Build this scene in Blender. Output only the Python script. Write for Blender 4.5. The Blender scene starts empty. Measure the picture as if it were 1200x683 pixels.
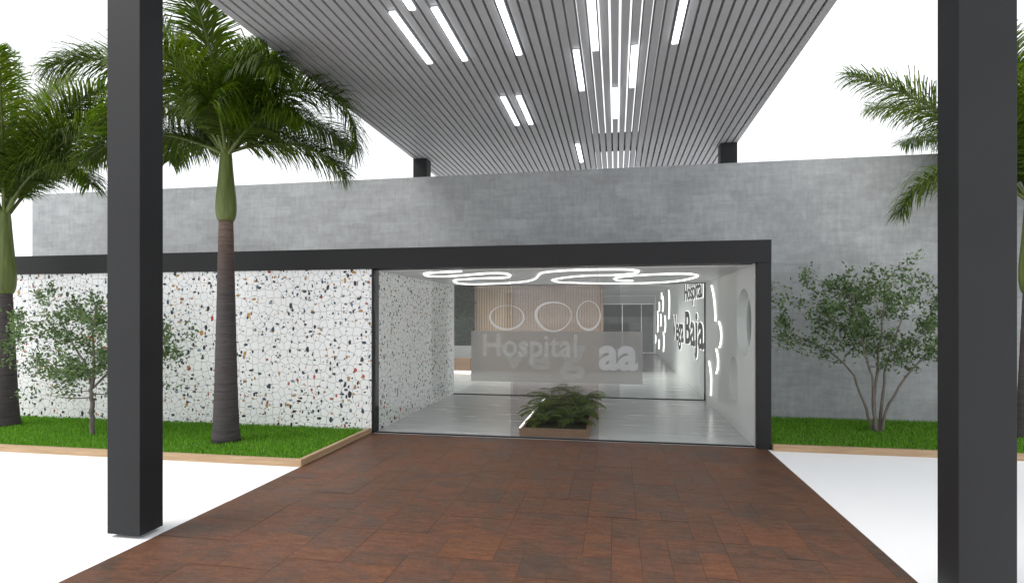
import bpy, bmesh, math, random
from mathutils import Vector, Matrix
R = math.radians
rnd = random.Random(7)
sc = bpy.context.scene
COL = sc.collection

# ------------------------------------------------------------------ helpers
class NT:
    def __init__(s, m):
        s.m = m; s.t = m.node_tree
        s.b = s.t.nodes.get('Principled BSDF'); s.out = s.t.nodes.get('Material Output')
    def n(s, typ, **kw):
        nd = s.t.nodes.new(typ)
        for k, v in kw.items():
            if k == 'inp':
                for a, b in v.items(): nd.inputs[a].default_value = b
            else: setattr(nd, k, v)
        return nd
    def l(s, a, b): s.t.links.new(a, b)
    def math(s, op, a, b=None, c=None):
        nd = s.t.nodes.new('ShaderNodeMath'); nd.operation = op
        for i, v in enumerate((a, b, c)):
            if v is None: continue
            if isinstance(v, (int, float)): nd.inputs[i].default_value = v
            else: s.l(v, nd.inputs[i])
        return nd.outputs[0]
    def mix(s, f, a, b, bt='MIX'):
        nd = s.t.nodes.new('ShaderNodeMix'); nd.data_type = 'RGBA'; nd.blend_type = bt
        for sock, v in ((nd.inputs[0], f), (nd.inputs[6], a), (nd.inputs[7], b)):
            if isinstance(v, (int, float)): sock.default_value = v
            elif isinstance(v, tuple): sock.default_value = (*v, 1) if len(v) == 3 else v
            else: s.l(v, sock)
        return nd.outputs[2]
    def ramp(s, f, stops, interp='LINEAR'):
        nd = s.t.nodes.new('ShaderNodeValToRGB'); cr = nd.color_ramp; cr.interpolation = interp
        while len(cr.elements) > 1: cr.elements.remove(cr.elements[-1])
        cr.elements[0].position = stops[0][0]; cr.elements[0].color = (*stops[0][1], 1)
        for p, c in stops[1:]:
            e = cr.elements.new(p); e.color = (*c, 1)
        s.l(f, nd.inputs[0]); return nd.outputs[0]

def newmat(name, col=(.5, .5, .5), rough=.6, spec=.5, metal=0.):
    m = bpy.data.materials.new(name); m.use_nodes = True
    t = NT(m); t.b.inputs['Base Color'].default_value = (*col, 1)
    t.b.inputs['Roughness'].default_value = rough; t.b.inputs['Specular IOR Level'].default_value = spec
    t.b.inputs['Metallic'].default_value = metal
    return m, t

def mottled(name, col, rough=.6, amt=.15, scale=3., detail=6, spec=.4, bump=0., bscale=60., coord='Object', stretch=None):
    m, t = newmat(name, col, rough, spec)
    tc = t.n('ShaderNodeTexCoord'); v = tc.outputs[coord]
    if stretch:
        mp = t.n('ShaderNodeMapping'); mp.inputs['Scale'].default_value = stretch; t.l(v, mp.inputs[0]); v = mp.outputs[0]
    no = t.n('ShaderNodeTexNoise', inp={'Scale': scale, 'Detail': detail, 'Roughness': .6}); t.l(v, no.inputs['Vector'])
    f = t.ramp(no.outputs[0], [(.3, tuple(c*(1-amt) for c in col)), (.7, tuple(min(1, c*(1+amt)) for c in col))])
    t.l(f, t.b.inputs['Base Color'])
    r = t.math('MULTIPLY_ADD', no.outputs[0], .25, rough-.125); t.l(r, t.b.inputs['Roughness'])
    if bump:
        n2 = t.n('ShaderNodeTexNoise', inp={'Scale': bscale, 'Detail': 4}); t.l(tc.outputs[coord], n2.inputs['Vector'])
        bp = t.n('ShaderNodeBump', inp={'Strength': bump, 'Distance': .01}); t.l(n2.outputs[0], bp.inputs['Height'])
        t.l(bp.outputs[0], t.b.inputs['Normal'])
    return m

def emis(name, col, s):
    m = bpy.data.materials.new(name); m.use_nodes = True; t = NT(m)
    t.t.nodes.remove(t.b); e = t.n('ShaderNodeEmission', inp={'Color': (*col, 1), 'Strength': s}); t.l(e.outputs[0], t.out.inputs[0])
    return m

def obj(name, me, mats, parent=None, smooth=False):
    if isinstance(me, bmesh.types.BMesh):
        bm = me; me = bpy.data.meshes.new(name); bm.to_mesh(me); bm.free()
    o = bpy.data.objects.new(name, me); COL.objects.link(o)
    if not isinstance(mats, (list, tuple)): mats = [mats]
    if not len(me.materials):
        for m in mats: me.materials.append(m)
    if parent: o.parent = parent
    if smooth:
        for p in me.polygons: p.use_smooth = True
    return o

def tag(o, label=None, cat=None, group=None, kind=None):
    if label: o['label'] = label
    if cat: o['category'] = cat
    if group: o['group'] = group
    if kind: o['kind'] = kind
    return o
def thing(name, label, cat, loc=(0, 0, 0), group=None):
    o = bpy.data.objects.new(name, None); COL.objects.link(o); o.location = loc; o.empty_display_size = .2
    return tag(o, label, cat, group)

def uvbox(bm):
    """metre-scaled box UVs from each face's dominant axis"""
    uv = bm.loops.layers.uv.verify(); bm.normal_update()
    for f in bm.faces:
        n = f.normal; a = max(range(3), key=lambda i: abs(n[i]))
        for lp in f.loops:
            c = lp.vert.co
            lp[uv].uv = ((c.y, c.z), (c.x, c.z), (c.x, c.y))[a]

def addbox(bm, a, b, bev=0., mi=0):
    x0, y0, z0 = a; x1, y1, z1 = b
    vs = [bm.verts.new(p) for p in ((x0,y0,z0),(x1,y0,z0),(x1,y1,z0),(x0,y1,z0),(x0,y0,z1),(x1,y0,z1),(x1,y1,z1),(x0,y1,z1))]
    fs = [bm.faces.new([vs[i] for i in q]) for q in ((3,2,1,0),(4,5,6,7),(0,1,5,4),(1,2,6,5),(2,3,7,6),(3,0,4,7))]
    for f in fs: f.material_index = mi
    if bev:
        es = list({e for f in fs for e in f.edges})
        bmesh.ops.bevel(bm, geom=es, offset=bev, segments=2, affect='EDGES', profile=.5)
def box(name, a, b, m, parent=None, bev=0.):
    bm = bmesh.new(); addbox(bm, a, b, bev); uvbox(bm)
    if parent:
        bmesh.ops.translate(bm, verts=bm.verts, vec=-Vector(parent.location))
    return obj(name, bm, m, parent)
def boxes(name, lst, m, parent=None, bev=0.):
    bm = bmesh.new()
    for a, b in lst: addbox(bm, a, b, bev)
    uvbox(bm)
    if parent: bmesh.ops.translate(bm, verts=bm.verts, vec=-Vector(parent.location))
    return obj(name, bm, m, parent)

def addtube(bm, pts, rad, n=8, cap=True, closed=False):
    pts = [Vector(p) for p in pts]; N = len(pts)
    if not isinstance(rad, (list, tuple)): rad = [rad]*N
    rings = []; up = None
    for i, p in enumerate(pts):
        if closed: t = pts[(i+1) % N]-pts[i-1]
        else: t = pts[min(i+1, N-1)]-pts[max(i-1, 0)]
        if t.length < 1e-9: t = Vector((0, 0, 1))
        t.normalize()
        if up is None:
            up = Vector((0, 0, 1)) if abs(t.z) < .9 else Vector((1, 0, 0))
        x = (up - t*up.dot(t))
        if x.length < 1e-6: x = t.orthogonal()
        x.normalize(); up = x; y = t.cross(x)
        rings.append([bm.verts.new(p+(x*math.cos(2*math.pi*k/n)+y*math.sin(2*math.pi*k/n))*rad[i]) for k in range(n)])
    for i in range(N if closed else N-1):
        a, b = rings[i], rings[(i+1) % N]
        for k in range(n):
            f = bm.faces.new((a[k], a[(k+1) % n], b[(k+1) % n], b[k])); f.smooth = True
    if cap and not closed:
        bm.faces.new(rings[0][::-1]); bm.faces.new(rings[-1])

def smooth_path(pts, sub=6, closed=False):
    P = [Vector(p) for p in pts]; out = []; N = len(P)
    for i in range(N if closed else N-1):
        if closed: p0, p1, p2, p3 = P[i-1], P[i], P[(i+1) % N], P[(i+2) % N]
        else: p0, p1, p2, p3 = P[max(i-1, 0)], P[i], P[i+1], P[min(i+2, N-1)]
        for k in range(sub):
            t = k/sub
            out.append(.5*((2*p1)+(p2-p0)*t+(2*p0-5*p1+4*p2-p3)*t*t+(3*p1-p0-3*p2+p3)*t**3))
    if not closed: out.append(P[-1])
    return out

# ------------------------------------------------------------------ materials
M = {}
M['dark'] = mottled('anthracite_paint', (.0195, .02, .021), .5, .06, 2., spec=.2)
M['column'] = mottled('column_paint', (.02, .0208, .022), .52, .1, 1.5, spec=.2)
M['slat'] = mottled('slat_grey', (.4, .402, .412), .55, .05, 3.)
M['white'] = mottled('white_plaster', (.76, .76, .755), .7, .03, 2., bump=.05)
M['ceil'] = mottled('ceiling_white', (.76, .76, .76), .7, .02, 2.)
M['ground'] = mottled('white_ground', (.86, .865, .87), .8, .01, .6)
M['roof'] = mottled('roof_grey', (.4, .4, .4), .9, .1, 2.)
M['soil'] = mottled('soil', (.03, .045, .012), .9, .3, 20.)
M['door'] = mottled('dark_door', (.015, .015, .016), .4, .1, 2.)
M['led'] = emis('led_warm_white', (1, .98, .95), 2.4)
M['ledbar'] = emis('led_cool_white', (.9, .96, 1.), 4.)
M['halo'] = emis('led_halo', (1, .99, .97), 1.1)
M['ledwood'] = emis('led_strip', (1, .9, .8), 4.)
M['black'] = mottled('black_letter', (.012, .012, .013), .45, .1, 3.)
M['bark'] = mottled('shrub_bark', (.15, .13, .115), .85, .35, 18., bump=.5, bscale=50, stretch=(1, 1, .3))
M['niche'] = mottled('niche_white', (.85, .85, .85), .7, .02, 2.)

def mat_wood(name, c1, c2, axis=(.6, 14, 14), rough=.55):
    m, t = newmat(name, c1, rough, .35)
    tc = t.n('ShaderNodeTexCoord'); mp = t.n('ShaderNodeMapping'); mp.inputs['Scale'].default_value = axis
    t.l(tc.outputs['Object'], mp.inputs[0])
    no = t.n('ShaderNodeTexNoise', inp={'Scale': 3., 'Detail': 8, 'Roughness': .65, 'Distortion': .6}); t.l(mp.outputs[0], no.inputs['Vector'])
    t.l(t.ramp(no.outputs[0], [(.3, c2), (.65, c1)]), t.b.inputs['Base Color'])
    return m
M['kerb'] = mat_wood('kerb_timber', (.47, .33, .2), (.31, .2, .115))
M['kerb_side'] = mat_wood('kerb_timber_side', (.47, .33, .2), (.31, .2, .115), (14, .6, 14))
M['slatwood'] = mat_wood('oak_batten', (.5, .37, .26), (.36, .25, .17), (14, 14, .5))
M['benchwood'] = mat_wood('bench_wood', (.33, .2, .11), (.22, .125, .065))
M['planterwood'] = mat_wood('planter_wood', (.36, .24, .15), (.25, .16, .1), (1.2, 8, 14))

def mat_terrazzo():
    m, t = newmat('terrazzo', (.78, .78, .77), .42, .4)
    uv = t.n('ShaderNodeUVMap').outputs[0]
    nz = t.n('ShaderNodeTexNoise', inp={'Scale': 9., 'Detail': 3}); t.l(uv, nz.inputs['Vector'])
    sub = t.n('ShaderNodeVectorMath', operation='SUBTRACT'); t.l(nz.outputs['Color'], sub.inputs[0]); sub.inputs[1].default_value = (.5, .5, .5)
    def warped(amount, scale=(1, 1, 1), rot=0.):
        sc_ = t.n('ShaderNodeVectorMath', operation='SCALE'); t.l(sub.outputs[0], sc_.inputs[0]); sc_.inputs['Scale'].default_value = amount
        ad = t.n('ShaderNodeVectorMath', operation='ADD'); t.l(uv, ad.inputs[0]); t.l(sc_.outputs[0], ad.inputs[1])
        mp = t.n('ShaderNodeMapping'); mp.inputs['Scale'].default_value = scale; mp.inputs['Rotation'].default_value = (0, 0, rot)
        t.l(ad.outputs[0], mp.inputs[0]); return mp.outputs[0]
    # pale cells with thin grey joints
    ve = t.n('ShaderNodeTexVoronoi', feature='DISTANCE_TO_EDGE', voronoi_dimensions='2D', inp={'Scale': 8.6, 'Randomness': .8}); t.l(warped(.02), ve.inputs['Vector'])
    vc = t.n('ShaderNodeTexVoronoi', voronoi_dimensions='2D', inp={'Scale': 8.6, 'Randomness': .8}); t.l(warped(.02), vc.inputs['Vector'])
    cell = t.ramp(vc.outputs['Color'], [(0, (.85, .865, .87)), (.5, (.89, .895, .89)), (1, (.9, .9, .895))])
    line = t.math('LESS_THAN', ve.outputs['Distance'], .028)
    col = t.mix(line, cell, (.36, .37, .38))
    pal_big = [(0, (.012, .013, .02)), (.42, (.02, .035, .06)), (.58, (.42, .05, .03)), (.70, (.09, .15, .2)), (.8, (.45, .25, .05)), (.9, (.02, .02, .02))]
    pal_mid = [(0, (.02, .02, .02)), (.24, (.03, .05, .09)), (.42, (.4, .22, .07)), (.6, (.3, .08, .04)), (.68, (.2, .26, .3)), (.8, (.03, .07, .05)), (.9, (.35, .36, .38))]
    pal_mid2 = [(0, (.36, .2, .06)), (.16, (.02, .02, .022)), (.5, (.03, .06, .1)), (.62, (.12, .17, .21)), (.74, (.035, .09, .07)), (.82, (.38, .07, .04)), (.9, (.015, .015, .02))]
    for scale, keep, r0, r1, st, rot, pal, warp in (
            (5.6, .17, .14, .23, (1.4, .85, 1), .9, pal_big, .05),
            (8.2, .3, .14, .25, (.8, 1.35, 1), .35, pal_mid, .04),
            (9.4, .3, .13, .24, (1.3, .8, 1), -.5, pal_mid2, .035),
            (15., .24, .14, .24, (1., 1.2, 1), .2, pal_mid, .02)):
        v = t.n('ShaderNodeTexVoronoi', voronoi_dimensions='2D', inp={'Scale': scale, 'Randomness': .9}); t.l(warped(warp, st, rot), v.inputs['Vector'])
        sp = t.n('ShaderNodeSeparateColor'); t.l(v.outputs['Color'], sp.inputs[0])
        rad = t.math('MULTIPLY_ADD', sp.outputs[1], r1-r0, r0)
        ins = t.math('LESS_THAN', v.outputs['Distance'], rad)
        pres = t.math('LESS_THAN', sp.outputs[0], keep)
        col = t.mix(t.math('MULTIPLY', ins, pres), col, t.ramp(sp.outputs[2], pal, 'CONSTANT'))
    t.l(col, t.b.inputs['Base Color']); return m
M['terrazzo'] = mat_terrazzo()

def mat_concrete():
    m, t = newmat('concrete_panel', (.35, .35, .35), .8, .3)
    uv = t.n('ShaderNodeUVMap').outputs[0]
    nz = t.n('ShaderNodeTexNoise', inp={'Scale': 5., 'Detail': 5}); t.l(uv, nz.inputs['Vector'])
    sub = t.n('ShaderNodeVectorMath', operation='SUBTRACT'); t.l(nz.outputs['Color'], sub.inputs[0]); sub.inputs[1].default_value = (.5, .5, .5)
    s2 = t.n('ShaderNodeVectorMath', operation='SCALE'); t.l(sub.outputs[0], s2.inputs[0]); s2.inputs['Scale'].default_value = .16
    ad = t.n('ShaderNodeVectorMath', operation='ADD'); t.l(uv, ad.inputs[0]); t.l(s2.outputs[0], ad.inputs[1])
    val = None
    for (w, h, amp) in ((.52, .3, .055), (.3, .19, .05), (.75, .6, .04)):
        br = t.n('ShaderNodeTexBrick', offset=.43, inp={'Scale': 1., 'Mortar Size': 0., 'Brick Width': w, 'Row Height': h, 'Bias': 0., 'Color1': (1-amp,)*3+(1,), 'Color2': (1+amp,)*3+(1,)})
        t.l(ad.outputs[0], br.inputs['Vector'])
        val = br.outputs[0] if val is None else t.mix(1., val, br.outputs[0], 'MULTIPLY')
    for stv, lo, hi in (((1.2, 7, 1), .91, 1.09), ((8, 1.4, 1), .91, 1.09), ((3, 3, 1), .9, 1.1), ((.35, .35, 1), .93, 1.07)):
        mp = t.n('ShaderNodeMapping'); mp.inputs['Scale'].default_value = stv; t.l(uv, mp.inputs[0])
        n = t.n('ShaderNodeTexNoise', inp={'Scale': 2., 'Detail': 9, 'Roughness': .65}); t.l(mp.outputs[0], n.inputs['Vector'])
        val = t.mix(1., val, t.ramp(n.outputs[0], [(.3, (lo,)*3), (.7, (hi,)*3)]), 'MULTIPLY')
    t.l(t.mix(1., val, (.335, .347, .354), 'MULTIPLY'), t.b.inputs['Base Color'])
    return m
M['concrete'] = mat_concrete()

def mat_paving():
    m, t = newmat('rust_paving', (.2, .08, .05), .45, .28)
    at = t.n('ShaderNodeAttribute', attribute_name='tone'); sp = t.n('ShaderNodeSeparateColor'); t.l(at.outputs['Color'], sp.inputs[0])
    base = t.ramp(sp.outputs[0], [(0, (.068, .044, .033)), (.3, (.092, .05, .034)), (.65, (.112, .053, .032)), (.85, (.128, .056, .03)), (1, (.16, .066, .032))])
    tc = t.n('ShaderNodeTexCoord'); co = t.n('ShaderNodeVectorMath', operation='ADD'); t.l(tc.outputs['Object'], co.inputs[0])
    of = t.n('ShaderNodeVectorMath', operation='SCALE'); t.l(at.outputs['Color'], of.inputs[0]); of.inputs['Scale'].default_value = 37.; t.l(of.outputs[0], co.inputs[1])
    n1 = t.n('ShaderNodeTexNoise', inp={'Scale': 2.2, 'Detail': 8, 'Roughness': .68, 'Distortion': .5}); t.l(co.outputs[0], n1.inputs['Vector'])
    mp = t.n('ShaderNodeMapping'); mp.inputs['Scale'].default_value = (3.5, 11, 2); t.l(co.outputs[0], mp.inputs[0])
    n2 = t.n('ShaderNodeTexNoise', inp={'Scale': 2., 'Detail': 6, 'Roughness': .7}); t.l(mp.outputs[0], n2.inputs['Vector'])
    n3 = t.n('ShaderNodeTexNoise', inp={'Scale': 45., 'Detail': 4, 'Roughness': .7}); t.l(tc.outputs['Object'], n3.inputs['Vector'])
    c = t.mix(t.ramp(n1.outputs[0], [(.42, (0, 0, 0)), (.72, (.8,)*3)]), base, (.145, .06, .03))
    c = t.mix(t.ramp(n1.outputs[0], [(.28, (.85,)*3), (.5, (0, 0, 0))]), c, (.06, .044, .034))
    c = t.mix(1., c, t.ramp(n2.outputs[0], [(.3, (.72,)*3), (.7, (1.25,)*3)]), 'MULTIPLY')
    c = t.mix(1., c, t.ramp(n3.outputs[0], [(.3, (.8,)*3), (.7, (1.18,)*3)]), 'MULTIPLY')
    t.l(c, t.b.inputs['Base Color'])
    t.l(t.math('MULTIPLY_ADD', n1.outputs[0], .35, .33), t.b.inputs['Roughness'])
    bp = t.n('ShaderNodeBump', inp={'Strength': .35, 'Distance': .004}); t.l(n2.outputs[0], bp.inputs['Height']); t.l(bp.outputs[0], t.b.inputs['Normal'])
    return m
M['paving'] = mat_paving()
M['joint'] = mottled('paving_joint', (.055, .033, .024), .9, .2, 10.)
M['floor'] = mottled('polished_floor', (.58, .59, .595), .24, .05, 1.6, 8, spec=.45, stretch=(.7, 4, 1))

def mat_leaf(name, stops, trans=.35, rough=.45):
    m, t = newmat(name, stops[0][1], rough, .35)
    at = t.n('ShaderNodeAttribute', attribute_name='tone'); sp = t.n('ShaderNodeSeparateColor'); t.l(at.outputs['Color'], sp.inputs[0])
    c = t.ramp(sp.outputs[0], stops); t.l(c, t.b.inputs['Base Color'])
    tr = t.n('ShaderNodeBsdfTranslucent'); t.l(t.mix(1., c, (1.3, 1.5, .7), 'MULTIPLY'), tr.inputs['Color'])
    mx = t.n('ShaderNodeMixShader', inp={0: trans}); t.l(t.b.outputs[0], mx.inputs[1]); t.l(tr.outputs[0], mx.inputs[2]); t.l(mx.outputs[0], t.out.inputs[0])
    return m
M['palmleaf'] = mat_leaf('palm_leaf', [(0, (.025, .044, .004)), (.5, (.064, .104, .006)), (.85, (.125, .18, .011)), (1, (.18, .19, .025))], .4)
M['shrubleaf'] = mat_leaf('shrub_leaf', [(0, (.055, .085, .038)), (.5, (.1, .16, .068)), (.9, (.17, .24, .11)), (1, (.28, .28, .18))])
M['grass'] = mat_leaf('grass_blade', [(0, (.08, .21, .012)), (.5, (.125, .31, .018)), (1, (.2, .42, .04))], .3, .6)
M['ivy'] = mat_leaf('ivy_leaf', [(0, (.012, .028, .008)), (.6, (.028, .055, .014)), (.95, (.05, .08, .02)), (1, (.14, .05, .03))], .25)
M['fern'] = mat_leaf('fern_leaf', [(0, (.08, .15, .02)), (.5, (.16, .26, .035)), (1, (.26, .36, .07))])

def mat_shaft():
    m, t = newmat('crownshaft_green', (.12, .17, .04), .45, .4)
    tc = t.n('ShaderNodeTexCoord'); mp = t.n('ShaderNodeMapping'); mp.inputs['Scale'].default_value = (14, 14, .8); t.l(tc.outputs['Object'], mp.inputs[0])
    n = t.n('ShaderNodeTexNoise', inp={'Scale': 2., 'Detail': 6}); t.l(mp.outputs[0], n.inputs['Vector'])
    t.l(t.ramp(n.outputs[0], [(.3, (.06, .085, .016)), (.6, (.11, .14, .03)), (.8, (.15, .165, .055))]), t.b.inputs['Base Color']); return m
M['shaft'] = mat_shaft()
def mat_trunk():
    m, t = newmat('palm_trunk', (.15, .12, .11), .85, .2)
    tc = t.n('ShaderNodeTexCoord'); sx = t.n('ShaderNodeSeparateXYZ'); t.l(tc.outputs['Object'], sx.inputs[0])
    n = t.n('ShaderNodeTexNoise', inp={'Scale': 7., 'Detail': 6, 'Roughness': .7}); t.l(tc.outputs['Object'], n.inputs['Vector'])
    mp = t.n('ShaderNodeMapping'); mp.inputs['Scale'].default_value = (3, 3, 28); t.l(tc.outputs['Object'], mp.inputs[0])
    n2 = t.n('ShaderNodeTexNoise', inp={'Scale': 1.5, 'Detail': 5, 'Roughness': .7}); t.l(mp.outputs[0], n2.inputs['Vector'])
    zz = t.math('ADD', t.math('MULTIPLY', sx.outputs[2], 9.), t.math('MULTIPLY', n.outputs[0], 1.1))
    ring = t.math('LESS_THAN', t.math('FRACT', zz), .14)
    grad = t.ramp(t.math('DIVIDE', sx.outputs[2], 3.2), [(0, (.07, .062, .064)), (.65, (.075, .065, .065)), (.85, (.11, .08, .068)), (1, (.18, .13, .1))])
    c = t.mix(1., grad, t.ramp(n2.outputs[0], [(.3, (.7,)*3), (.7, (1.25,)*3)]), 'MULTIPLY')
    c = t.mix(t.math('MULTIPLY', ring, .35), c, (.035, .03, .03))
    t.l(c, t.b.inputs['Base Color'])
    bp = t.n('ShaderNodeBump', inp={'Strength': .6, 'Distance': .01}); t.l(t.math('ADD', n2.outputs[0], t.math('MULTIPLY', ring, -.6)), bp.inputs['Height']); t.l(bp.outputs[0], t.b.inputs['Normal'])
    return m
M['trunk'] = mat_trunk()

def mat_glass(name, tint, f0=.05, milk=0., milkcol=(.6, .6, .6), power=5.):
    m = bpy.data.materials.new(name); m.use_nodes = True; t = NT(m); t.t.nodes.remove(t.b)
    tr = t.n('ShaderNodeBsdfTransparent', inp={'Color': (*tint, 1)}); gl = t.n('ShaderNodeBsdfGlossy', inp={'Roughness': 0.02, 'Color': (1, 1, 1, 1)})
    lw = t.n('ShaderNodeLayerWeight', inp={'Blend': .5})
    fr = t.math('MULTIPLY_ADD', t.math('POWER', lw.outputs['Facing'], power), 1-f0, f0)
    mx = t.n('ShaderNodeMixShader'); t.l(fr, mx.inputs[0]); t.l(tr.outputs[0], mx.inputs[1]); t.l(gl.outputs[0], mx.inputs[2])
    o = mx.outputs[0]
    if milk:
        df = t.n('ShaderNodeBsdfDiffuse', inp={'Color': (*milkcol, 1)}); tl = t.n('ShaderNodeBsdfTranslucent', inp={'Color': (*milkcol, 1)})
        a = t.n('ShaderNodeMixShader', inp={0: .5}); t.l(df.outputs[0], a.inputs[1]); t.l(tl.outputs[0], a.inputs[2])
        b = t.n('ShaderNodeMixShader', inp={0: milk}); t.l(o, b.inputs[1]); t.l(a.outputs[0], b.inputs[2]); o = b.outputs[0]
    t.l(o, t.out.inputs[0]); return m
M['glass'] = mat_glass('clear_glass', (.97, .98, .975), .02)
M['porthole'] = mat_glass('porthole_glass', (.5, .53, .51), .0, power=9.)
M['tint'] = mat_glass('tinted_glass', (.86, .86, .865), .02)
M['milk'] = mat_glass('milky_glass', (.98, .98, .98), .02, .1, (.7, .69, .68))
M['frost'] = mat_glass('frosted_pane', (1, 1, 1), .0, .999, (.97, .97, .97))
M['film'] = mat_glass('frosted_film', (.95, .95, .94), .0, .52, (.5, .5, .49))
M['letterfilm'] = mat_glass('letter_film', (.98, .98, .98), .0, .25, (.85, .86, .86))
M['letterghost'] = mat_glass('letter_film_ghost', (.98, .98, .98), .0, .14, (.85, .88, .86))
M['letterback'] = mat_glass('letter_film_pale', (.98, .98, .98), .0, .37, (.9, .92, .93))
M['ringfilm'] = mat_glass('ring_film', (.98, .98, .98), .0, .55, (.9, .9, .89))

# ------------------------------------------------------------------ world, sun, camera
w = bpy.data.worlds.new('World'); sc.world = w; w.use_nodes = True
wt = w.node_tree; bg = wt.nodes['Background']
sky = wt.nodes.new('ShaderNodeTexSky'); sky.sky_type = 'NISHITA'; sky.sun_disc = False
SUN_EL, SUN_ROT = R(50), R(238)      # sun stands behind the camera, to its left
sky.sun_elevation = SUN_EL; sky.sun_rotation = SUN_ROT; sky.dust_density = 4.
mixw = wt.nodes.new('ShaderNodeMix'); mixw.data_type = 'RGBA'; mixw.inputs[0].default_value = .86
mixw.inputs[7].default_value = (9.6, 9.7, 9.9, 1)          # even white cloud cover over the clear sky
wt.links.new(sky.outputs[0], mixw.inputs[6]); wt.links.new(mixw.outputs[2], bg.inputs[0]); bg.inputs[1].default_value = .12
sl = bpy.data.lights.new('sun', 'SUN'); sl.energy = 2.0; sl.angle = R(34); sl.color = (1, .97, .93)
so = bpy.data.objects.new('sun', sl); COL.objects.link(so)
sd = Vector((math.sin(SUN_ROT)*math.cos(SUN_EL), math.cos(SUN_ROT)*math.cos(SUN_EL), math.sin(SUN_EL)))
so.rotation_euler = (-sd).to_track_quat('-Z', 'Y').to_euler()

H = 1.8; TH = math.atan(122/671)
cam = bpy.data.cameras.new('camera'); co = bpy.data.objects.new('camera', cam); COL.objects.link(co)
co.location = (0, 0, H); co.rotation_euler = (R(90), 0, TH)
cam.sensor_width = 36; cam.lens = 36*671/1200; cam.shift_y = 28.5/1200; cam.clip_start = .05; cam.clip_end = 3000
sc.camera = co
sc.view_settings.view_transform = 'Standard'; sc.view_settings.look = 'None'; sc.view_settings.exposure = .42; sc.view_settings.gamma = 1
sc.render.engine = 'CYCLES'; sc.cycles.use_denoising = True; sc.cycles.max_bounces = 10; sc.cycles.transparent_max_bounces = 24
sc.cycles.diffuse_bounces = 5; sc.cycles.sample_clamp_indirect = 6.

# ------------------------------------------------------------------ ground and paving
FY = 8.25                       # the facade's plane
bm = bmesh.new()
S = 1200
vs = [bm.verts.new(p) for p in ((-S, -S, 0), (S, -S, 0), (S, S, 0), (-S, S, 0))]; bm.faces.new(vs)
tag(obj('ground', bm, M['ground']), kind='structure')

WX0, WX1, WY0, WY1 = -3.69, 2.0, -3.0, FY-.002
def walkway():
    bm = bmesh.new(); lay = bm.loops.layers.float_color.new('tone')
    addbox(bm, (WX0, WY0, .002), (WX1, WY1, .006), mi=1)
    u = .215; nx = int(math.ceil((WX1-WX0)/u)); ny = int(math.ceil((WY1-WY0)/u)); used = [[False]*ny for _ in range(nx)]
    g = .0012
    for j in range(ny):
        for i in range(nx):
            if used[i][j]: continue
            opts = [(2, 2)]*4+[(3, 2)]*3+[(2, 1)]*3+[(1, 2)]*2+[(1, 1)]*1+[(2, 3)]*2
            rnd.shuffle(opts); opts.append((1, 1))
            for a, b in opts:
                if i+a <= nx and j+b <= ny and not any(used[p][q] for p in range(i, i+a) for q in range(j, j+b)): break
            for p in range(i, i+a):
                for q in range(j, j+b): used[p][q] = True
            x0, x1 = WX0+i*u+g, min(WX0+(i+a)*u, WX1)-g; y0, y1 = WY0+j*u+g, min(WY0+(j+b)*u, WY1)-g
            if x1-x0 < .03 or y1-y0 < .03: continue
            z = .0095+rnd.uniform(-.0012, .0012)
            f = bm.faces.new([bm.verts.new(p) for p in ((x0, y0, z), (x1, y0, z), (x1, y1, z), (x0, y1, z))])
            c = (min(1, max(0, rnd.gauss(.52, .17))), rnd.random(), rnd.random(), 1)
            for lp in f.loops: lp[lay] = c
    return obj('walkway', bm, [M['paving'], M['joint']])
tag(walkway(), kind='structure')

# ------------------------------------------------------------------ planting beds
KY = 6.26
def beds():
    bm = bmesh.new(); addbox(bm, (-22, KY+.07, .001), (-3.72, FY-.005, .05)); tag(obj('planting_soil', bm, M['soil']), kind='structure')
    bm = bmesh.new(); addbox(bm, (2.06, 8.2, .001), (16, 10.49, .05)); tag(obj('planting_soil', bm, M['soil']), kind='structure')
beds()
k = thing('kerb_edging', 'pale timber kerb edging the lawn in front of the terrazzo wall', 'kerb', (-3.7, KY, 0))
box('front_board', (-22, KY, 0), (-3.69, KY+.06, .088), M['kerb'], k, .004)
box('side_board', (-3.75, KY+.062, 0), (-3.692, FY-.01, .086), M['kerb_side'], k, .004)
k = thing('kerb_edging', 'pale timber kerb edging the narrow lawn in front of the bare concrete wall', 'kerb', (2.06, 8.1, 0))
box('front_board', (2.06, 8.12, 0), (16, 8.18, .088), M['kerb'], k, .004)

def grass(x0, x1, y0, y1, n, label, seed):
    r = random.Random(seed); V = []; F = []; T = []
    for _ in range(n):
        x, y = r.uniform(x0, x1), r.uniform(y0, y1); a = r.uniform(0, 6.283); h = r.uniform(.03, .062); wd = r.uniform(.004, .008)
        dx, dy = math.cos(a)*wd, math.sin(a)*wd; lx, ly = r.gauss(0, .016), r.gauss(0, .016); b = len(V)
        V += [(x-dx, y-dy, .045), (x+dx, y+dy, .045), (x+lx*.4+dx*.6, y+ly*.4+dy*.6, .045+h*.6), (x+lx*.4-dx*.6, y+ly*.4-dy*.6, .045+h*.6), (x+lx, y+ly, .045+h)]
        F += [(b, b+1, b+2, b+3), (b+3, b+2, b+4)]; t = r.random(); T += [t]*7
    me = bpy.data.meshes.new('grass'); me.from_pydata(V, [], F)
    ca = me.color_attributes.new('tone', 'FLOAT_COLOR', 'CORNER'); ca.data.foreach_set('color', [c for t in T for c in (t, t, t, 1)])
    o = obj('grass', me, M['grass']); tag(o, label, 'grass', kind='stuff')
grass(-13.5, -3.755, KY+.062, FY-.01, 62000, 'bright green lawn in front of the terrazzo wall', 1)
grass(2.07, 9.5, 8.185, 10.48, 42000, 'darker green strip of lawn in front of the bare concrete wall', 2)

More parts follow.
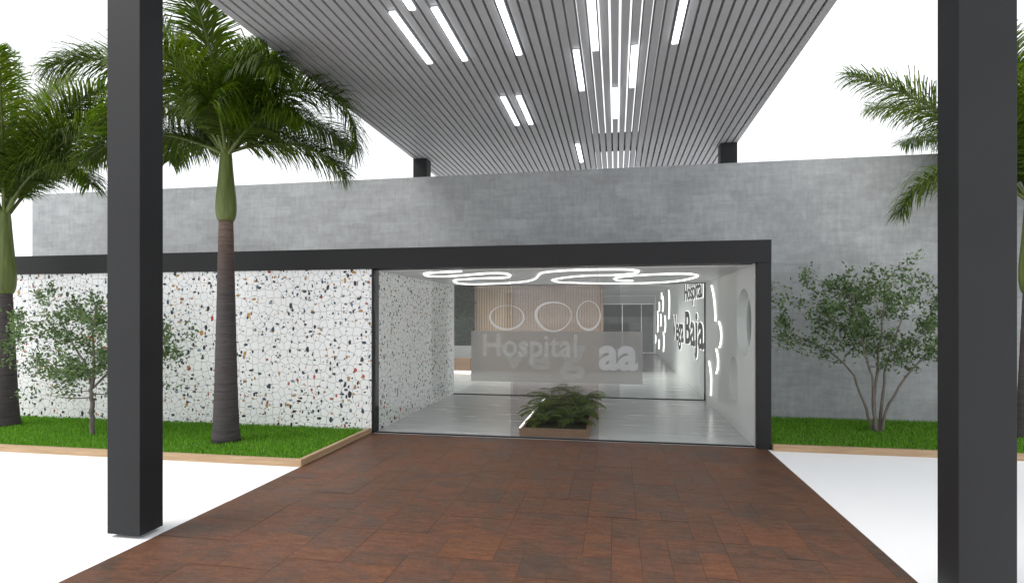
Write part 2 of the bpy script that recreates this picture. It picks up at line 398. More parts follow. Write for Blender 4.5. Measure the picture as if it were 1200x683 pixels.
# ------------------------------------------------------------------ building
t = thing('terrazzo_wall', 'white terrazzo wall scattered with dark, red and ochre chips', 'wall', (-3.66, FY, 0))
box('front_panel', (-16, FY, 0), (-3.685, FY+.2, 2.515), M['terrazzo'], t)
box('return_panel', (-3.86, FY+.203, 0), (-3.667, 12.6, 2.515), M['terrazzo'], t)
box('corner_trim', (-3.683, FY-.012, 0), (-3.655, FY+.2, 2.51), M['dark'], t)

cw = thing('concrete_wall', 'tall grey concrete wall rising behind the entrance', 'wall', (0, 10.5, 0))
boxes('wall_panel', [((-12.63, 10.5, 2.53), (14, 10.7, 4.46)), ((2.055, 10.5, 0), (14, 10.7, 2.528)), ((-12.63, 10.5, 0), (-3.87, 10.7, 2.528))], M['concrete'], cw)

ef = thing('entrance_portal', 'dark grey portal band framing the glazed entrance', 'entrance portal', (-.8, FY, 0))
box('beam', (-16, FY-.06, 2.518), (2.055, FY+.3, 2.825), M['dark'], ef, .004)
box('post', (1.875, FY-.058, 0), (2.053, FY+.06, 2.516), M['dark'], ef, .004)
box('roof_slab', (-15.9, FY+.302, 2.6), (2.05, 10.497, 2.8), M['roof'], ef)

# white side wall with a round window and a round niche
def holed_wall(name, y0, y1, z0, z1, holes, x0, x1, m, parent):
    bm = bmesh.new(); loops = [[(y0, z0), (y1, z0), (y1, z1), (y0, z1)]]
    for cy, cz, r in holes: loops.append([(cy+r*math.cos(2*math.pi*k/64), cz+r*math.sin(2*math.pi*k/64)) for k in range(64)])
    es = []
    for lp in loops:
        v = [bm.verts.new((x0, a, b)) for a, b in lp]
        es += [bm.edges.new((v[i], v[(i+1) % len(v)])) for i in range(len(v))]
    bmesh.ops.triangle_fill(bm, edges=es, use_beauty=True)
    ex = bmesh.ops.extrude_face_region(bm, geom=list(bm.faces))
    bmesh.ops.translate(bm, verts=[v for v in ex['geom'] if isinstance(v, bmesh.types.BMVert)], vec=(x1-x0, 0, 0))
    bmesh.ops.recalc_face_normals(bm, faces=bm.faces)
    bmesh.ops.translate(bm, verts=bm.verts, vec=-Vector(parent.location))
    return obj(name, bm, m, parent)
def disc(name, cy, cz, r, x0, x1, m, parent):
    bm = bmesh.new(); addtube(bm, [(x0, cy, cz), (x1, cy, cz)], r, 64)
    for f in bm.faces: f.smooth = False
    bmesh.ops.translate(bm, verts=bm.verts, vec=-Vector(parent.location)); return obj(name, bm, m, parent)
sw = thing('side_wall', 'white inner side wall with a round window and small frosted round window', 'wall', (1.87, FY, 0))
WIN = (8.98, 1.70, .50); NIC = (9.72, .79, .36)
holed_wall('wall_body', FY+.062, 28.4, 0, 2.8, [WIN, NIC], 1.862, 2.045, M['white'], sw)
disc('frosted_pane', NIC[0], NIC[1], NIC[2]-.002, 2.03, 2.036, M['frost'], sw)
wf = disc('window_pane', WIN[0], WIN[1], WIN[2]-.003, 2.005, 2.013, M['porthole'], sw)
bm = bmesh.new(); addtube(bm, [(2.009, WIN[0]+.49*math.cos(a*math.pi/32), WIN[1]+.49*math.sin(a*math.pi/32)) for a in range(64)], .012, 8, closed=True)
bmesh.ops.translate(bm, verts=bm.verts, vec=-Vector(sw.location)); obj('window_frame', bm, M['white'], sw)

# interior setting
HY = 12.64
tag(boxes('interior_floor', [((-3.66, FY+.001, .001), (1.86, HY, .012)), ((-8, HY+.001, .001), (1.86, 28.4, .012))], M['floor']), kind='structure')
tag(boxes('interior_ceiling', [((-3.665, FY+.302, 2.5), (1.86, HY+.1, 2.59)), ((-8.2, HY+.102, 2.8), (2.04, 13.6, 2.95)), ((-8.2, 17.6, 2.8), (2.04, 28.6, 2.95)), ((-8.2, 13.601, 2.8), (-7.4, 17.599, 2.95)), ((1.2, 13.601, 2.8), (2.04, 17.599, 2.95))], M['ceil']), kind='structure')
ew = thing('end_wall', 'white wall closing the far end of the hall above dark doors', 'wall', (0, 28.4, 0))
boxes('wall_panel', [((-8.2, 28.4, 0), (-.62, 28.6, 2.79)), ((-.62, 28.4, 2.37), (1.858, 28.6, 2.79)), ((1.8, 28.4, 0), (1.858, 28.6, 2.368))], M['white'], ew)
dd = thing('hall_door', 'dark double door at the far end of the hall', 'door', (.6, 28.45, 0))
box('door_leaf', (-.61, 28.43, .02), (.29, 28.5, 2.36), M['dark'], dd)
box('door_leaf', (.30, 28.43, .02), (1.2, 28.5, 2.36), M['dark'], dd)
box('door_panel', (1.21, 28.46, .02), (1.79, 28.52, 2.36), M['door'], dd)
iw = thing('hall_side_wall', 'white wall along the left of the inner hall, its long windows added for daylight', 'wall', (-8, 20, 0))
boxes('wall_panel', [((-8.2, HY+.102, 0), (-8.0, 28.4, .35)), ((-8.2, HY+.102, 2.6), (-8.0, 28.4, 2.79)), ((-8.2, HY+.102, .352), (-8.0, 13.2, 2.598)), ((-8.2, 17.3, .352), (-8.0, 18.6, 2.598)), ((-8.2, 27.6, .352), (-8.0, 28.4, 2.598)), ((-8.2, HY-.04, 0), (-3.67, HY+.1, 2.79))], M['white'], iw)
for y0, y1 in ((13.2, 17.3), (18.6, 27.6)): box('window_pane', (-8.11, y0, .352), (-8.095, y1, 2.598), M['glass'], iw)  # unseen windows, added so daylight falls on the sign wall opposite
boxes('hall_bulkhead', [((-3.668, HY+.104, 2.592), (1.858, HY+.2, 2.79))], M['white'], iw)

rl = thing('added_rooflight', 'flat glass over an unseen roof opening added to daylight the inner hall', 'added_rooflight', (-3, 15.6, 2.96))  # out of view, added to let daylight into the front of the hall
box('pane', (-7.45, 13.55, 2.955), (1.25, 17.65, 2.975), M['glass'], rl)
# timber slat wall, ivy wall and bench at Y 18
swl = thing('slat_wall', 'tall wall of narrow upright pale timber battens in the hall', 'slat wall', (-2.4, 18, 0))
boxes('backing_board', [((-4.52, 18.06, .013), (-.39, 18.14, 2.79))], M['benchwood'], swl)
boxes('batten', [((-4.5+i*.084, 18.0, .013), (-4.5+i*.084+.052, 18.058, 2.785)) for i in range(49)], M['slatwood'], swl)
M_plinth = mottled('plinth_grey', (.3, .3, .3), .7, .06, 3.)
bn = thing('wall_bench', 'brown timber bench under the ivy wall with a lit floor strip', 'bench', (-6.2, 17.7, 0))
box('bench_body', (-7.98, 17.55, .06), (-4.53, 18.1, .45), M['benchwood'], bn, .01)
box('light_strip', (-7.98, 17.56, .016), (-4.53, 17.62, .056), M['ledwood'], bn)
box('plinth', (-7.98, 17.8, .452), (-4.53, 18.1, .84), M_plinth, bn)

def leafmesh(name, items, mat, parent=None):
    """items: (origin, dir, side-normal, length, width, tone) -> folded rhombic leaves in one mesh"""
    V = []; F = []; T = []
    for o, d, nrm, ln, wd, tone in items:
        s = d.cross(nrm)
        if s.length < 1e-6: s = d.orthogonal()
        s.normalize(); up = s.cross(d); b = len(V)
        V += [o, o+d*ln*.45+s*wd*.5+up*wd*.16, o+d*ln, o+d*ln*.45-s*wd*.5+up*wd*.16, o+d*ln*.5]
        F += [(b, b+1, b+4), (b+1, b+2, b+4), (b+4, b+2, b+3), (b, b+4, b+3)]; T += [tone]*12
    me = bpy.data.meshes.new(name); me.from_pydata([tuple(v) for v in V], [], F)
    ca = me.color_attributes.new('tone', 'FLOAT_COLOR', 'CORNER'); ca.data.foreach_set('color', [c for t_ in T for c in (t_, t_, t_, 1)])
    return obj(name, me, mat, parent)
def rvec(r): 
    while True:
        v = Vector((r.uniform(-1, 1), r.uniform(-1, 1), r.uniform(-1, 1)))
        if .05 < v.length < 1: return v.normalized()
iv = thing('ivy_wall', 'dark green leafy plant wall above the timber bench', 'plant wall', (-6.2, 18, .84))
box('backing_board', (-7.98, 18.0, .842), (-4.53, 18.1, 2.79), M['soil'], iv)
r = random.Random(5); it = []
for _ in range(3600):
    p = Vector((r.uniform(-5.9, -4.5)+6.2, r.uniform(-.16, .0), r.uniform(.02, 1.93)))
    d = (rvec(r)+Vector((0, -.7, -.4))).normalized(); it.append((p, d, rvec(r), r.uniform(.06, .12), r.uniform(.04, .07), r.random()))
leafmesh('foliage', it, M['ivy'], iv)

# ------------------------------------------------------------------ glazing
def textmesh(name, body, u0, u1, v0, v1, depth, m, parent, plane, off=0., base=0., pad=0.):
    """lettering fitted to a box; plane 'front' faces -Y at y=base, 'side' faces -X at x=base reading towards -Y"""
    cu = bpy.data.curves.new(name, 'FONT'); cu.body = body; cu.extrude = .01; cu.offset = off; cu.resolution_u = 4
    tmp = bpy.data.objects.new(name+'_tmp', cu); COL.objects.link(tmp)
    me = bpy.data.meshes.new_from_object(tmp.evaluated_get(bpy.context.evaluated_depsgraph_get()))
    COL.objects.unlink(tmp); bpy.data.objects.remove(tmp); bpy.data.curves.remove(cu)
    xs = [v.co.x for v in me.vertices]; ys = [v.co.y for v in me.vertices]; zs = [v.co.z for v in me.vertices]
    x0, x1, y0, y1, z0, z1 = min(xs), max(xs), min(ys), max(ys), min(zs), max(zs)
    L = Vector(parent.location)
    for v in me.vertices:
        a, b, c = (v.co.x-x0)/(x1-x0), (v.co.y-y0)/(y1-y0), (v.co.z-z0)/(z1-z0)
        p = u0+(u1-u0)*a; q = v0+(v1-v0)*b
        v.co = (Vector((p, base-depth*c, q)) if plane == 'front' else Vector((base-depth*c, p, q)))-L
    me.materials.clear()
    return obj(name, me, m, parent)

GY = FY+.022
gf = thing('glass_front', 'clear glass front of the entrance with frosted lettering band', 'glass front', (-.8, GY, 0))
for a, b, z0, z1, mm in ((-3.65, -1.53, .03, 2.495, 'glass'), (-1.524, -.244, .03, .83, 'tint'), (-1.524, -.244, .834, 2.495, 'milk'), (-.238, 1.855, .03, 2.495, 'glass')):
    box('pane', (a, GY, z0), (b, GY+.012, z1), M[mm], gf)
boxes('bottom_rail', [((-3.65, GY-.012, .013), (1.855, GY+.024, .03))], M['dark'], gf)
box('frosted_film', (-2.12, GY-.006, .834), (.368, GY-.003, 1.578), M['film'], gf)
textmesh('lettering', 'Hospital', -1.94, -.55, 1.10, 1.535, .002, M['letterfilm'], gf, 'front', .022, GY-.008)
textmesh('lettering', 'Ve', -1.70, -.95, 1.015, 1.39, .002, M['letterghost'], gf, 'front', .03, GY-.011)
textmesh('lettering', 'g', -.80, -.44, .87, 1.375, .002, M['letterghost'], gf, 'front', .03, GY-.011)
textmesh('lettering', 'aa', -.245, .305, 1.02, 1.375, .002, M['letterback'], gf, 'front', .035, GY-.008)
for cx, cz, rx, rz, lop in ((-1.583, 1.775, .265, .185, .1), (-.9, 1.80, .27, .22, .5), (-.39, 1.80, .175, .215, .0)):
    bm = bmesh.new(); n = 48
    for_ = [bm.verts.new((cx+.8+k_*rx*math.cos(2*math.pi*i/n), -.008+dy, cz+k_*rz*math.sin(2*math.pi*i/n)+.03*lop*math.cos(4*math.pi*i/n)))
            for i in range(n) for k_, dy in ((1., 0), (.9+.06*math.sin(2*math.pi*i/n+lop*3), 0), (1., .003), (.9+.06*math.sin(2*math.pi*i/n+lop*3), .003))]
    for i in range(n):
        a, b = i*4, ((i+1) % n)*4
        for q in ((a, a+1, b+1, b), (a+2, b+2, b+3, a+3), (a, b, b+2, a+2), (a+1, a+3, b+3, b+1)): bm.faces.new([for_[x] for x in q])
    obj('logo_ring', bm, M['ringfilm'], gf)

gb = thing('glass_partition', 'inner glass partition with a thin dark frame behind the planter', 'glass partition', (-.8, HY, 0))
for a, b, mm in ((-3.655, -2.29, 'glass'), (-2.284, .08, 'tint'), (.086, 1.83, 'glass')):
    box('pane', (a, HY, .03), (b, HY+.012, 2.48), M[mm], gb)
boxes('frame', [((-3.655, HY-.02, .013), (1.855, HY+.03, .03)), ((1.832, HY-.02, .03), (1.855, HY+.03, 2.48)), ((-3.655, HY-.02, 2.482), (1.855, HY+.03, 2.498))], M['dark'], gb)

# ------------------------------------------------------------------ planter and ferns
pl = thing('planter', 'low timber planter standing behind the entrance glass', 'planter', (-.9, 8.4, 0))
PX0, PX1, PY0, PY1 = -1.42, -.39, 8.42, 11.6
boxes('planter_box', [((PX0, PY0, .014), (PX1, PY0+.06, .13)), ((PX0, PY1-.06, .014), (PX1, PY1, .13)), ((PX0, PY0+.061, .014), (PX0+.05, PY1-.061, .13)), ((PX1-.05, PY0+.061, .014), (PX1, PY1-.061, .13))], M['planterwood'], pl)
box('soil', (PX0+.052, PY0+.062, .015), (PX1-.052, PY1-.062, .1), M['soil'], pl)
box('light_strip', (PX0-.002, PY0+.0, .131), (PX0+.016, PY1, .142), M['led'], pl)
def fern(loc, seed, label, scale=1.):
    r = random.Random(seed); it = []; bm = bmesh.new()
    root = thing('fern', label, 'fern', loc, 'ferns in the entrance planter')
    for k in range(20):
        az = r.uniform(0, 6.283); el = r.uniform(.5, 1.3); L = r.uniform(.4, .62)*scale; p = Vector((0, 0, 0)); pts = [p.copy()]
        for s in range(12):
            e = el-1.6*(s/12)**1.5
            d = Vector((math.cos(az)*math.cos(e), math.sin(az)*math.cos(e), math.sin(e))); p = p+d*L/12; pts.append(p.copy())
            sd_ = d.cross(Vector((0, 0, 1))).normalized()
            if s > 1:
                for sg in (-1, 1):
                    for q in (0, .33, .66):
                        ln = .13*math.sin(math.pi*(s+1)/14)*scale+.02
                        it.append((p-d*L/12*q, (sd_*sg+d*.45+Vector((0, 0, -.2+r.uniform(-.15, .15)))).normalized(), Vector((0, 0, 1)), ln, .017, min(1, max(0, r.gauss(.5, .22)))))
        addtube(bm, pts, .004, 4)
    obj('stem', bm, M['bark'], root); leafmesh('frond', it, M['fern'], root)
FL = [('fern at the front left corner of the planter beside the lit strip', -1.12, 8.95, .8), ('fern at the front right corner of the planter, nearest the glass', -.68, 9.0, .8),
      ('fern on the left in the middle of the planter', -1.15, 9.75, .95), ('fern on the right in the middle of the planter', -.65, 9.85, 1.),
      ('fern at the back left of the planter spreading over the rim', -1.1, 10.7, 1.15), ('fern at the back right of the planter, farthest from the glass', -.68, 10.9, 1.15)]
for i, (lb, x, y, s) in enumerate(FL): fern((x, y, .1), 30+i, lb, s*1.0)

# ------------------------------------------------------------------ interior lights and wall sign
loop = [(-2.192,7.995),(-2.494,8.105),(-2.771,8.226),(-2.921,8.468),(-2.979,8.845),(-2.765,8.986),(-2.346,8.762),(-1.934,8.466),(-1.679,8.512),(-1.661,8.985),(-1.84,9.474),(-2.175,9.525),(-2.519,9.693),(-2.804,9.883),(-2.991,10.368),(-3.056,11.084),(-2.757,11.296),(-2.187,11.089),(-1.684,10.606),(-1.391,9.898),(-1.219,9.065),(-1.06,8.45),(-.677,8.112),(-.257,8.036),(.152,8.111),(.315,8.451),(.254,8.864),(-.027,9.184),(-.429,9.209),(-.798,9.555),(-1.067,10.076),(-1.136,10.439),(-1.001,11.01),(-.365,11.42),(.298,11.541),(.856,11.347),(1.183,10.733),(1.301,9.936),(1.273,9.518),(1.105,9.109),(.81,9.055),(.371,9.257),(.083,9.608),(-.029,10.145),(.077,10.66),(.307,10.702)]
cl = thing('ceiling_light', 'winding white light tube looping across the entrance ceiling', 'ceiling light', (-.8, 10, 2.44))
bm = bmesh.new()
pth = [(x*1.073, y*1.073, 2.487) for x, y in loop]
addtube(bm, [Vector(p)-Vector((-.8, 10, 2.44)) for p in smooth_path(pth, 6)], .0125, 10)
obj('light_tube', bm, M['led'], cl)
def arc_light(pts, label, rad=.018, glow=None):
    c = sum((Vector(p) for p in pts), Vector())/len(pts); o = thing('wall_light', label, 'wall light', c, 'curved light strips on the white side wall')
    bm = bmesh.new(); addtube(bm, [Vector(p)-c for p in smooth_path(pts, 8)], rad, 8); obj('light_strip', bm, M['led'], o)
    bm = bmesh.new(); addtube(bm, [Vector(p)-c+Vector((.02, 0, 0)) for p in smooth_path(pts, 8)], rad*.8, 6); obj('backing_channel', bm, M['white'], o)
X = 1.838
def limb(cy, cz, r_, a0, a1, n=9): return [(X, cy-r_*math.cos(R(a0+(a1-a0)*i/(n-1))), cz+r_*math.sin(R(a0+(a1-a0)*i/(n-1)))) for i in range(n)]
arc_light([(X, 11.74, 2.39), (X, 11.5, 2.2), (X, 11.34, 1.95), (X, 11.27, 1.70)], 'longest curved light strip, highest on the side wall before the partition', .015)
arc_light([(X, 10.92, 1.69), (X, 10.74, 1.58), (X, 10.68, 1.46), (X, 10.72, 1.33), (X, 10.85, 1.23)], 'short bowed light strip facing the round window', .015)
arc_light([(X, 11.22, 1.18), (X, 11.06, 1.08), (X, 11.0, .96), (X, 11.05, .83), (X, 11.2, .73)], 'short bowed light strip between the small frosted window and the partition, second lowest', .015)
arc_light([(X, 12.06, .89), (X, 11.88, .75), (X, 11.78, .55), (X, 11.82, .23)], 'curved light strip lowest on the side wall, ending near the floor', .015)
far = [((24.2, 2.74), (24.2, 2.5)), ((20.75, 2.70), (20.75, 1.70)), ((23.45, 2.58), (23.45, 1.98)), ((25.43, 2.39), (25.43, 2.0)), ((26.3, 2.0), (26.3, 1.07)),
       ((24.6, 1.87), (24.6, 1.37)), ((22.4, 1.8), (22.4, 1.18)), ((27.75, .89), (27.75, .53)), ((23.1, 1.16), (23.1, .4)), ((25.6, .76), (25.6, .37))]
fl = ['tiny light strip touching the ceiling beyond the wall sign', 'tallest far light strip just beyond the wall sign', 'upright light strip left of the tallest far one', 'small far light strip at head height near the end doors',
      'long far light strip at mid height near the end doors', 'short light strip in the middle of the far cluster', 'bowed light strip at mid height just beyond the wall sign', 'farthest low light strip beside the end doors',
      'lowest long light strip beyond the wall sign', 'short low light strip in the far cluster']
for (a, b), lb in zip(far, fl):
    bw = .22 if a[1]-b[1] > .5 else .1
    arc_light([(X, a[0]+bw, a[1]), (X, a[0], a[1]*.67+b[1]*.33), (X, b[0], a[1]*.33+b[1]*.67), (X, b[0]+bw, b[1])], lb, .022)
ws = thing('wall_sign', 'black raised letters reading Hospital Vega Baja with white backlight', 'sign', (1.86, 15, 1.5))
for body, y0, y1, z0, z1 in (('Hospital', 16.3, 12.98, 2.06, 2.66), ('Vega', 19.6, 16.5, .80, 1.82), ('Baja', 16.1, 12.8, .78, 1.92)):
    textmesh('lettering', body, y0, y1, z0, z1, .008, M['black'], ws, 'side', .02, 1.85)
    textmesh('backlight', body, y0+.0, y1-.07, z0-.02, z1+.02, .004, M['halo'], ws, 'side', .028, 1.857)

# ------------------------------------------------------------------ canopy
CZ = 5.0; CX0, CX1, CY0, CY1 = -4.075, 2.23, 2.6, 13.2
cn = thing('entrance_canopy', 'grey slatted canopy on dark steel columns over the walkway', 'canopy', (-.9, 8, 0))
P = .1148; n = int((CX1-CX0)/P)
boxes('slat_ceiling', [((CX0+i*P, CY0, CZ), (CX0+i*P+.086, CY1, CZ+.2)) for i in range(n+1)], M['slat'], cn, .003)
for y0, y1 in ((4.0, 4.3), (11.6, 12.05)):
    box('cross_beam', (CX0+.02, y0, CZ+.203), (CX1-.02, y1, CZ+.45), M['dark'], cn)
for x0 in (CX0, CX1-.2):
    box('edge_beam', (x0+.002, CY0, CZ+.203), (x0+.2, 3.99, CZ+.44), M['dark'], cn)
    box('edge_beam', (x0+.002, 4.31, CZ+.203), (x0+.2, 11.59, CZ+.44), M['dark'], cn)
for a, b in (((-4.075, 3.995, .03), (-3.768, 4.235, CZ)), ((2.1, 4.01, .03), (2.422, 4.25, CZ+.4)), ((-4.075, 11.13, 0), (-3.785, 11.4, CZ)), ((1.905, 11.13, 0), (2.2, 11.4, CZ))):
    c = box('column', a, b, M['column'], cn, .004)
    if a[1] < 5: box('base_plate', (a[0]+.02-c.location.x+.9-.9, a[1]+.02, .0), (b[0]-.02, b[1]-.02, .03), M['dark'], c) if False else None
bars = [(-2.274, 5.676, 'light bar on the canopy nearest its left edge, the first of three long ones'), (-2.04, 4.43, 'light bar cut by the top of the picture left of the long left bars'), (-1.811, 5.676, 'second long light bar from the left edge of the canopy'),
        (-1.13, 5.638, 'long light bar alone at the middle of the left half of the canopy'), (-.463, 6.89, 'light bar just left of the open sky gaps'), (-.236, 5.69, 'light bar over the leftmost bright sky gaps, nearest the viewer'),
        (.22, 6.9, 'light bar over the right side of the bright sky gaps'), (-.013, 8.13, 'light bar in the middle of the bright sky gaps, nearest the cross beam'), (.678, 5.68, 'only light bar on the right half of the canopy, clear of the sky gaps'),
        (-.69, 10.66, 'smallest looking light bar, close to the concrete wall top'), (-1.606, 8.17, 'left one of two short looking light bars side by side'), (-1.359, 8.17, 'right one of two short looking light bars side by side')]
for x, y, lb in bars:
    i = round((x-.043-CX0)/P); xc = CX0+i*P+.043
    o = thing('linear_light', lb, 'ceiling light', (xc, y+.62, CZ), 'glowing linear lights under the canopy slats')
    box('housing', (xc-.038, y, CZ-.012), (xc+.038, y+1.24, CZ-.002), M['slat'], o)
    box('diffuser', (xc-.036, y+.003, CZ-.034), (xc+.036, y+1.237, CZ-.013), M['ledbar'], o, .006)

# ------------------------------------------------------------------ palms
def frond_mesh(root, az, el, L, bend, seed, top, twist=0.):
    r = random.Random(seed); N = 26; az = R(az); e0 = R(el); p = Vector((math.cos(az)*.03, math.sin(az)*.03, top)); pts = [p.copy()]; tan = []
    for s in range(N):
        e = e0-R(bend)*(s/N)**1.5; a2 = az+R(twist)*(s/N)
        d = Vector((math.cos(a2)*math.cos(e), math.sin(a2)*math.cos(e), math.sin(e))); tan.append(d); p = p+d*L/N; pts.append(p.copy())
    tan.append(tan[-1])
    bm = bmesh.new(); addtube(bm, pts, [.026*(1-.85*i/N)+.002 for i in range(N+1)], 6)
    st = obj('frond', bm, M['shaft'], root)
    V = []; F = []; T = []; base_tone = r.uniform(.3, .6)
    n = 150
    for k in range(n):
        s = .13+.87*(k+.5)/n; fi = s*N; i = min(int(fi), N-1); o = pts[i].lerp(pts[i+1], fi-i); d = tan[i]
        side = d.cross(Vector((0, 0, 1))); side = side.normalized() if side.length > .05 else Vector((math.sin(az), -math.cos(az), 0)); up = side.cross(d).normalized()
        env = min(1, (s-.05)/.22)*(1-.55*max(0, (s-.55)/.45)**1.5)
        for sg in (-1, 1):
            for ph in (r.uniform(-.5, .25), r.uniform(.2, 1.05)):
                ln = .70*env*r.uniform(.75, 1.1); f = .62+.5*s+r.uniform(-.12, .12)
                v = (side*sg*math.cos(ph)+up*math.sin(ph)+d*f).normalized(); wv = v.cross(up if abs(v.dot(up)) < .9 else side).normalized()*(.0062+.005*r.random())
                q0 = o; q1 = q0+v*ln*.38; v2 = (v+Vector((0, 0, -.5))).normalized(); q2 = q1+v2*ln*.34; v3 = (v2+Vector((0, 0, -.8))).normalized(); q3 = q2+v3*ln*.28
                b = len(V); V += [q0-wv*.6, q0+wv*.6, q1-wv, q1+wv, q2-wv*.8, q2+wv*.8, q3]
                F += [(b, b+1, b+3, b+2), (b+2, b+3, b+5, b+4), (b+4, b+5, b+6)]
                tn = min(1, max(0, r.gauss(base_tone, .2))); T += [tn]*11
    me = bpy.data.meshes.new('leaflets'); me.from_pydata([tuple(v) for v in V], [], F)
    ca = me.color_attributes.new('tone', 'FLOAT_COLOR', 'CORNER'); ca.data.foreach_set('color', [c for t_ in T for c in (t_, t_, t_, 1)])
    obj('leaflets', me, M['palmleaf'], st)

def palm(x, y, h_trunk, h_shaft, r0, label, fronds, seed, lean=0.):
    root = thing('palm_tree', label, 'palm tree', (x, y, .04), 'royal palms beside the entrance')
    bm = bmesh.new(); n = 30; pts = []; rd = []
    for i in range(n+1):
        t_ = i/n; pts.append((lean*t_*t_, 0, h_trunk*t_)); rd.append(r0*(1+.13*math.exp(-t_*14))*(1-.46*t_**.9) * (1+.012*math.sin(i*2.1)))
    addtube(bm, pts, rd, 20); obj('trunk', bm, M['trunk'], root)
    rt = rd[-1]; bm = bmesh.new(); prof = [(0, 1.06), (.04, 1.28), (.14, 1.46), (.3, 1.42), (.5, 1.2), (.72, .98), (.9, .82), (1., .6)]
    sp = smooth_path([(lean, a*rt/1., h_trunk-.01+b*h_shaft) for b, a in prof], 4)
    addtube(bm, [(lean, 0, q.z) for q in sp], [q.y for q in sp], 20); obj('crownshaft', bm, M['shaft'], root)
    top = h_trunk+h_shaft*.93
    fr = bpy.data.objects.new('crown', None)
    for i, f in enumerate(fronds): frond_mesh(root, *f[:4], seed*50+i, top-.03*(i % 3), f[4] if len(f) > 4 else 0)
palm(-5.32, 7.1, 3.08, 1.02, .17, 'middle palm with full drooping crown beside the left canopy column',
     [(4, 60, 2.75, 172), (-35, 62, 2.3, 120), (-85, 60, 2.2, 110), (-130, 58, 2.3, 105), (178, 50, 2.4, 95), (150, 35, 2.2, 70), (110, 55, 2.3, 80), (60, 50, 2.2, 90), (20, 76, 2.5, 85),
      (-80, 80, 2.6, 60), (200, 78, 2.6, 55), (100, 80, 2.5, 50), (35, 25, 1.7, 80), (-165, 25, 1.9, 75), (-20, 40, 1.7, 85), (-60, 35, 1.6, 80)], 1)
palm(-9.56, 7.5, 2.12, 1.35, .2, 'leftmost palm with a shorter trunk, in front of the terrazzo wall end',
     [(-8, 52, 2.25, 112), (-2, 55, 2.7, 68), (5, 72, 3.2, 78), (-40, 70, 3.0, 75), (-80, 62, 2.8, 75), (-120, 60, 2.8, 75), (180, 60, 2.6, 75), (130, 55, 2.6, 70), (80, 60, 2.8, 70),
      (18, 66, 3.1, 66), (90, 82, 3., 40), (-110, 80, 3.1, 50), (200, 35, 2.2, 70)], 2)
palm(5.86, 9.4, 2.1, 1.42, .19, 'rightmost palm, mostly hidden behind the right canopy column',
     [(183, 54, 3.15, 42), (178, 42, 2.0, 120), (150, 66, 2.8, 60), (215, 70, 2.6, 60), (250, 60, 2.4, 75), (290, 55, 2.4, 75), (-30, 60, 2.6, 70), (0, 50, 2.6, 70), (40, 60, 2.6, 70), (80, 58, 2.6, 70), (115, 62, 2.6, 70),
      (200, 85, 2.6, 25), (300, 80, 2.8, 45), (20, 30, 2., 60)], 3)

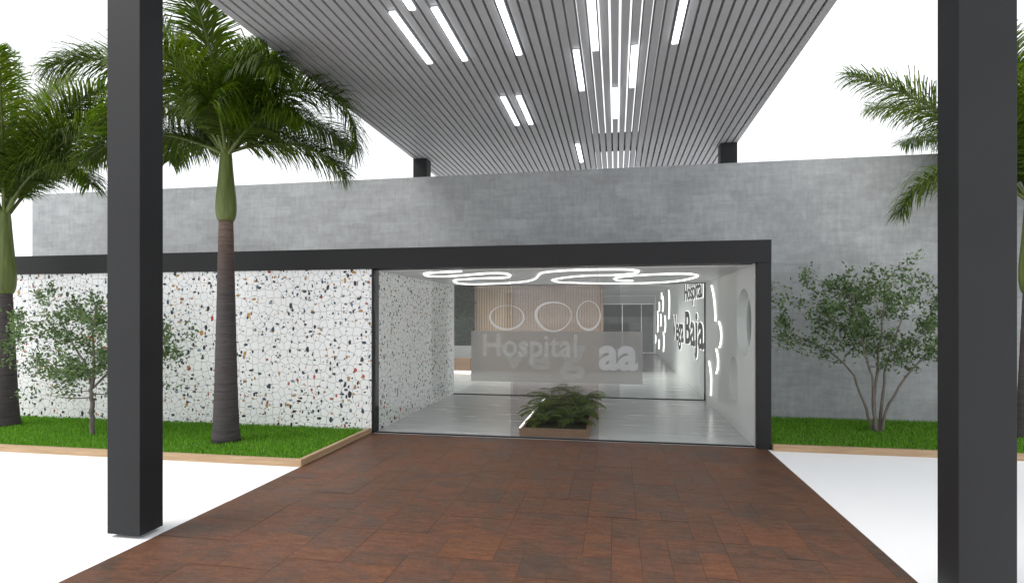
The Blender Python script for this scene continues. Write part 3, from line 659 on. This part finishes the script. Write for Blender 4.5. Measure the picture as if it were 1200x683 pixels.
# ------------------------------------------------------------------ small trees
def small_tree(x, y, label, stems, centre, radii, ntarget, leaf_n, seed, zmin):
    r = random.Random(seed); root = thing('small_tree', label, 'tree', (x, y, .04), 'small leafy trees in the planting beds')
    bm = bmesh.new(); nodes = []
    for pts, r0, r1 in stems:
        sp = smooth_path(pts, 4); m_ = len(sp)-1
        sp = [p+Vector((r.gauss(0, .008), r.gauss(0, .008), 0)) for p in sp]
        addtube(bm, sp, [.68*(r0+(r1-r0)*i/m_) for i in range(m_+1)], 8)
        for i, p in enumerate(sp):
            if p.z > zmin: nodes.append((p, .68*(r0+(r1-r0)*i/m_)))
    C = Vector(centre); tg = []
    while len(tg) < ntarget:
        v = rvec(r)*r.uniform(.35, 1.)**.6; f = 1+.2*math.sin(v.x*5+seed)+.16*math.sin(v.y*7+v.z*6+seed*2)
        q = C+Vector((v.x*radii[0]*f, v.y*radii[1]*f, v.z*radii[2]*f))
        if q.z < zmin+.05: continue
        tg.append(q)
    tg.sort(key=lambda q: (q-C-Vector((0, 0, -radii[2]))).length)
    leaves = []
    for q in tg:
        best = min(nodes, key=lambda nd: (nd[0]-q).length+(.5 if nd[0].z > q.z else 0))
        a = best[0]; dlt = q-a; mid = a+dlt*.5+Vector((r.gauss(0, .05), r.gauss(0, .05), -.08*dlt.length+r.gauss(0, .04)))
        sp = smooth_path([a, mid, q], 4); rr = min(best[1]*.7, .004+.014*dlt.length)
        addtube(bm, sp, [rr+(.002-rr)*i/(len(sp)-1) for i in range(len(sp))], 5)
        for i, p in enumerate(sp[2:], 2): nodes.append((p, rr+(.002-rr)*i/(len(sp)-1)))
        tn = r.uniform(.25, .7)
        for _ in range(leaf_n):
            s_ = r.uniform(.35, 1.08); b = a.lerp(q, s_); b = b+rvec(r)*r.uniform(.01, .15)
            d = (rvec(r)+Vector((0, 0, .1))+dlt.normalized()*.5).normalized()
            leaves.append((b, d, (rvec(r)*.8+Vector((0, 0, 1))).normalized(), r.uniform(.045, .08), r.uniform(.025, .042), min(1, max(0, r.gauss(tn, .2)))))
    obj('trunk', bm, M['bark'], root); leafmesh('crown', leaves, M['shrubleaf'], root)
small_tree(-7.55, 7.15, 'small single trunk tree in front of the terrazzo wall',
     [([(0, 0, 0), (-.01, .01, .35), (-.02, .0, .62), (.0, 0, .75)], .05, .036), ([(0, 0, .72), (-.15, .05, 1.0), (-.45, .1, 1.35), (-.6, .1, 1.6)], .03, .012),
      ([(0, 0, .72), (.08, -.05, 1.05), (.12, -.1, 1.45), (.15, -.1, 1.9)], .032, .012), ([(0, 0, .7), (.25, .1, 1.0), (.6, .1, 1.3), (.9, .05, 1.5)], .028, .01)],
     (-.06, 0, 1.36), (1.42, .6, .76), 200, 32, 11, .45)
small_tree(3.86, 9.45, 'larger many stemmed tree in front of the bare concrete wall',
     [([(0, 0, 0), (-.03, .02, .4), (0, .02, .9), (.05, 0, 1.5), (.1, 0, 2.2)], .045, .014), ([(.04, .03, 0), (.08, .03, .4), (.12, .03, .9), (.3, .1, 1.5), (.5, .1, 2.1)], .04, .012),
      ([(-.05, 0, 0), (-.15, .0, .35), (-.3, .05, .85), (-.62, .1, 1.2), (-1.0, .1, 1.4)], .036, .01), ([(.05, 0, 0), (.15, -.05, .45), (.42, -.1, .95), (.75, -.1, 1.35), (1.0, -.1, 1.6)], .034, .01),
      ([(-.02, -.03, 0), (-.1, -.1, .5), (-.18, -.2, 1.0), (-.35, -.2, 1.6), (-.4, -.2, 2.1)], .036, .012)],
     (-.1, -.05, 1.78), (1.28, .62, .82), 250, 29, 12, .5)
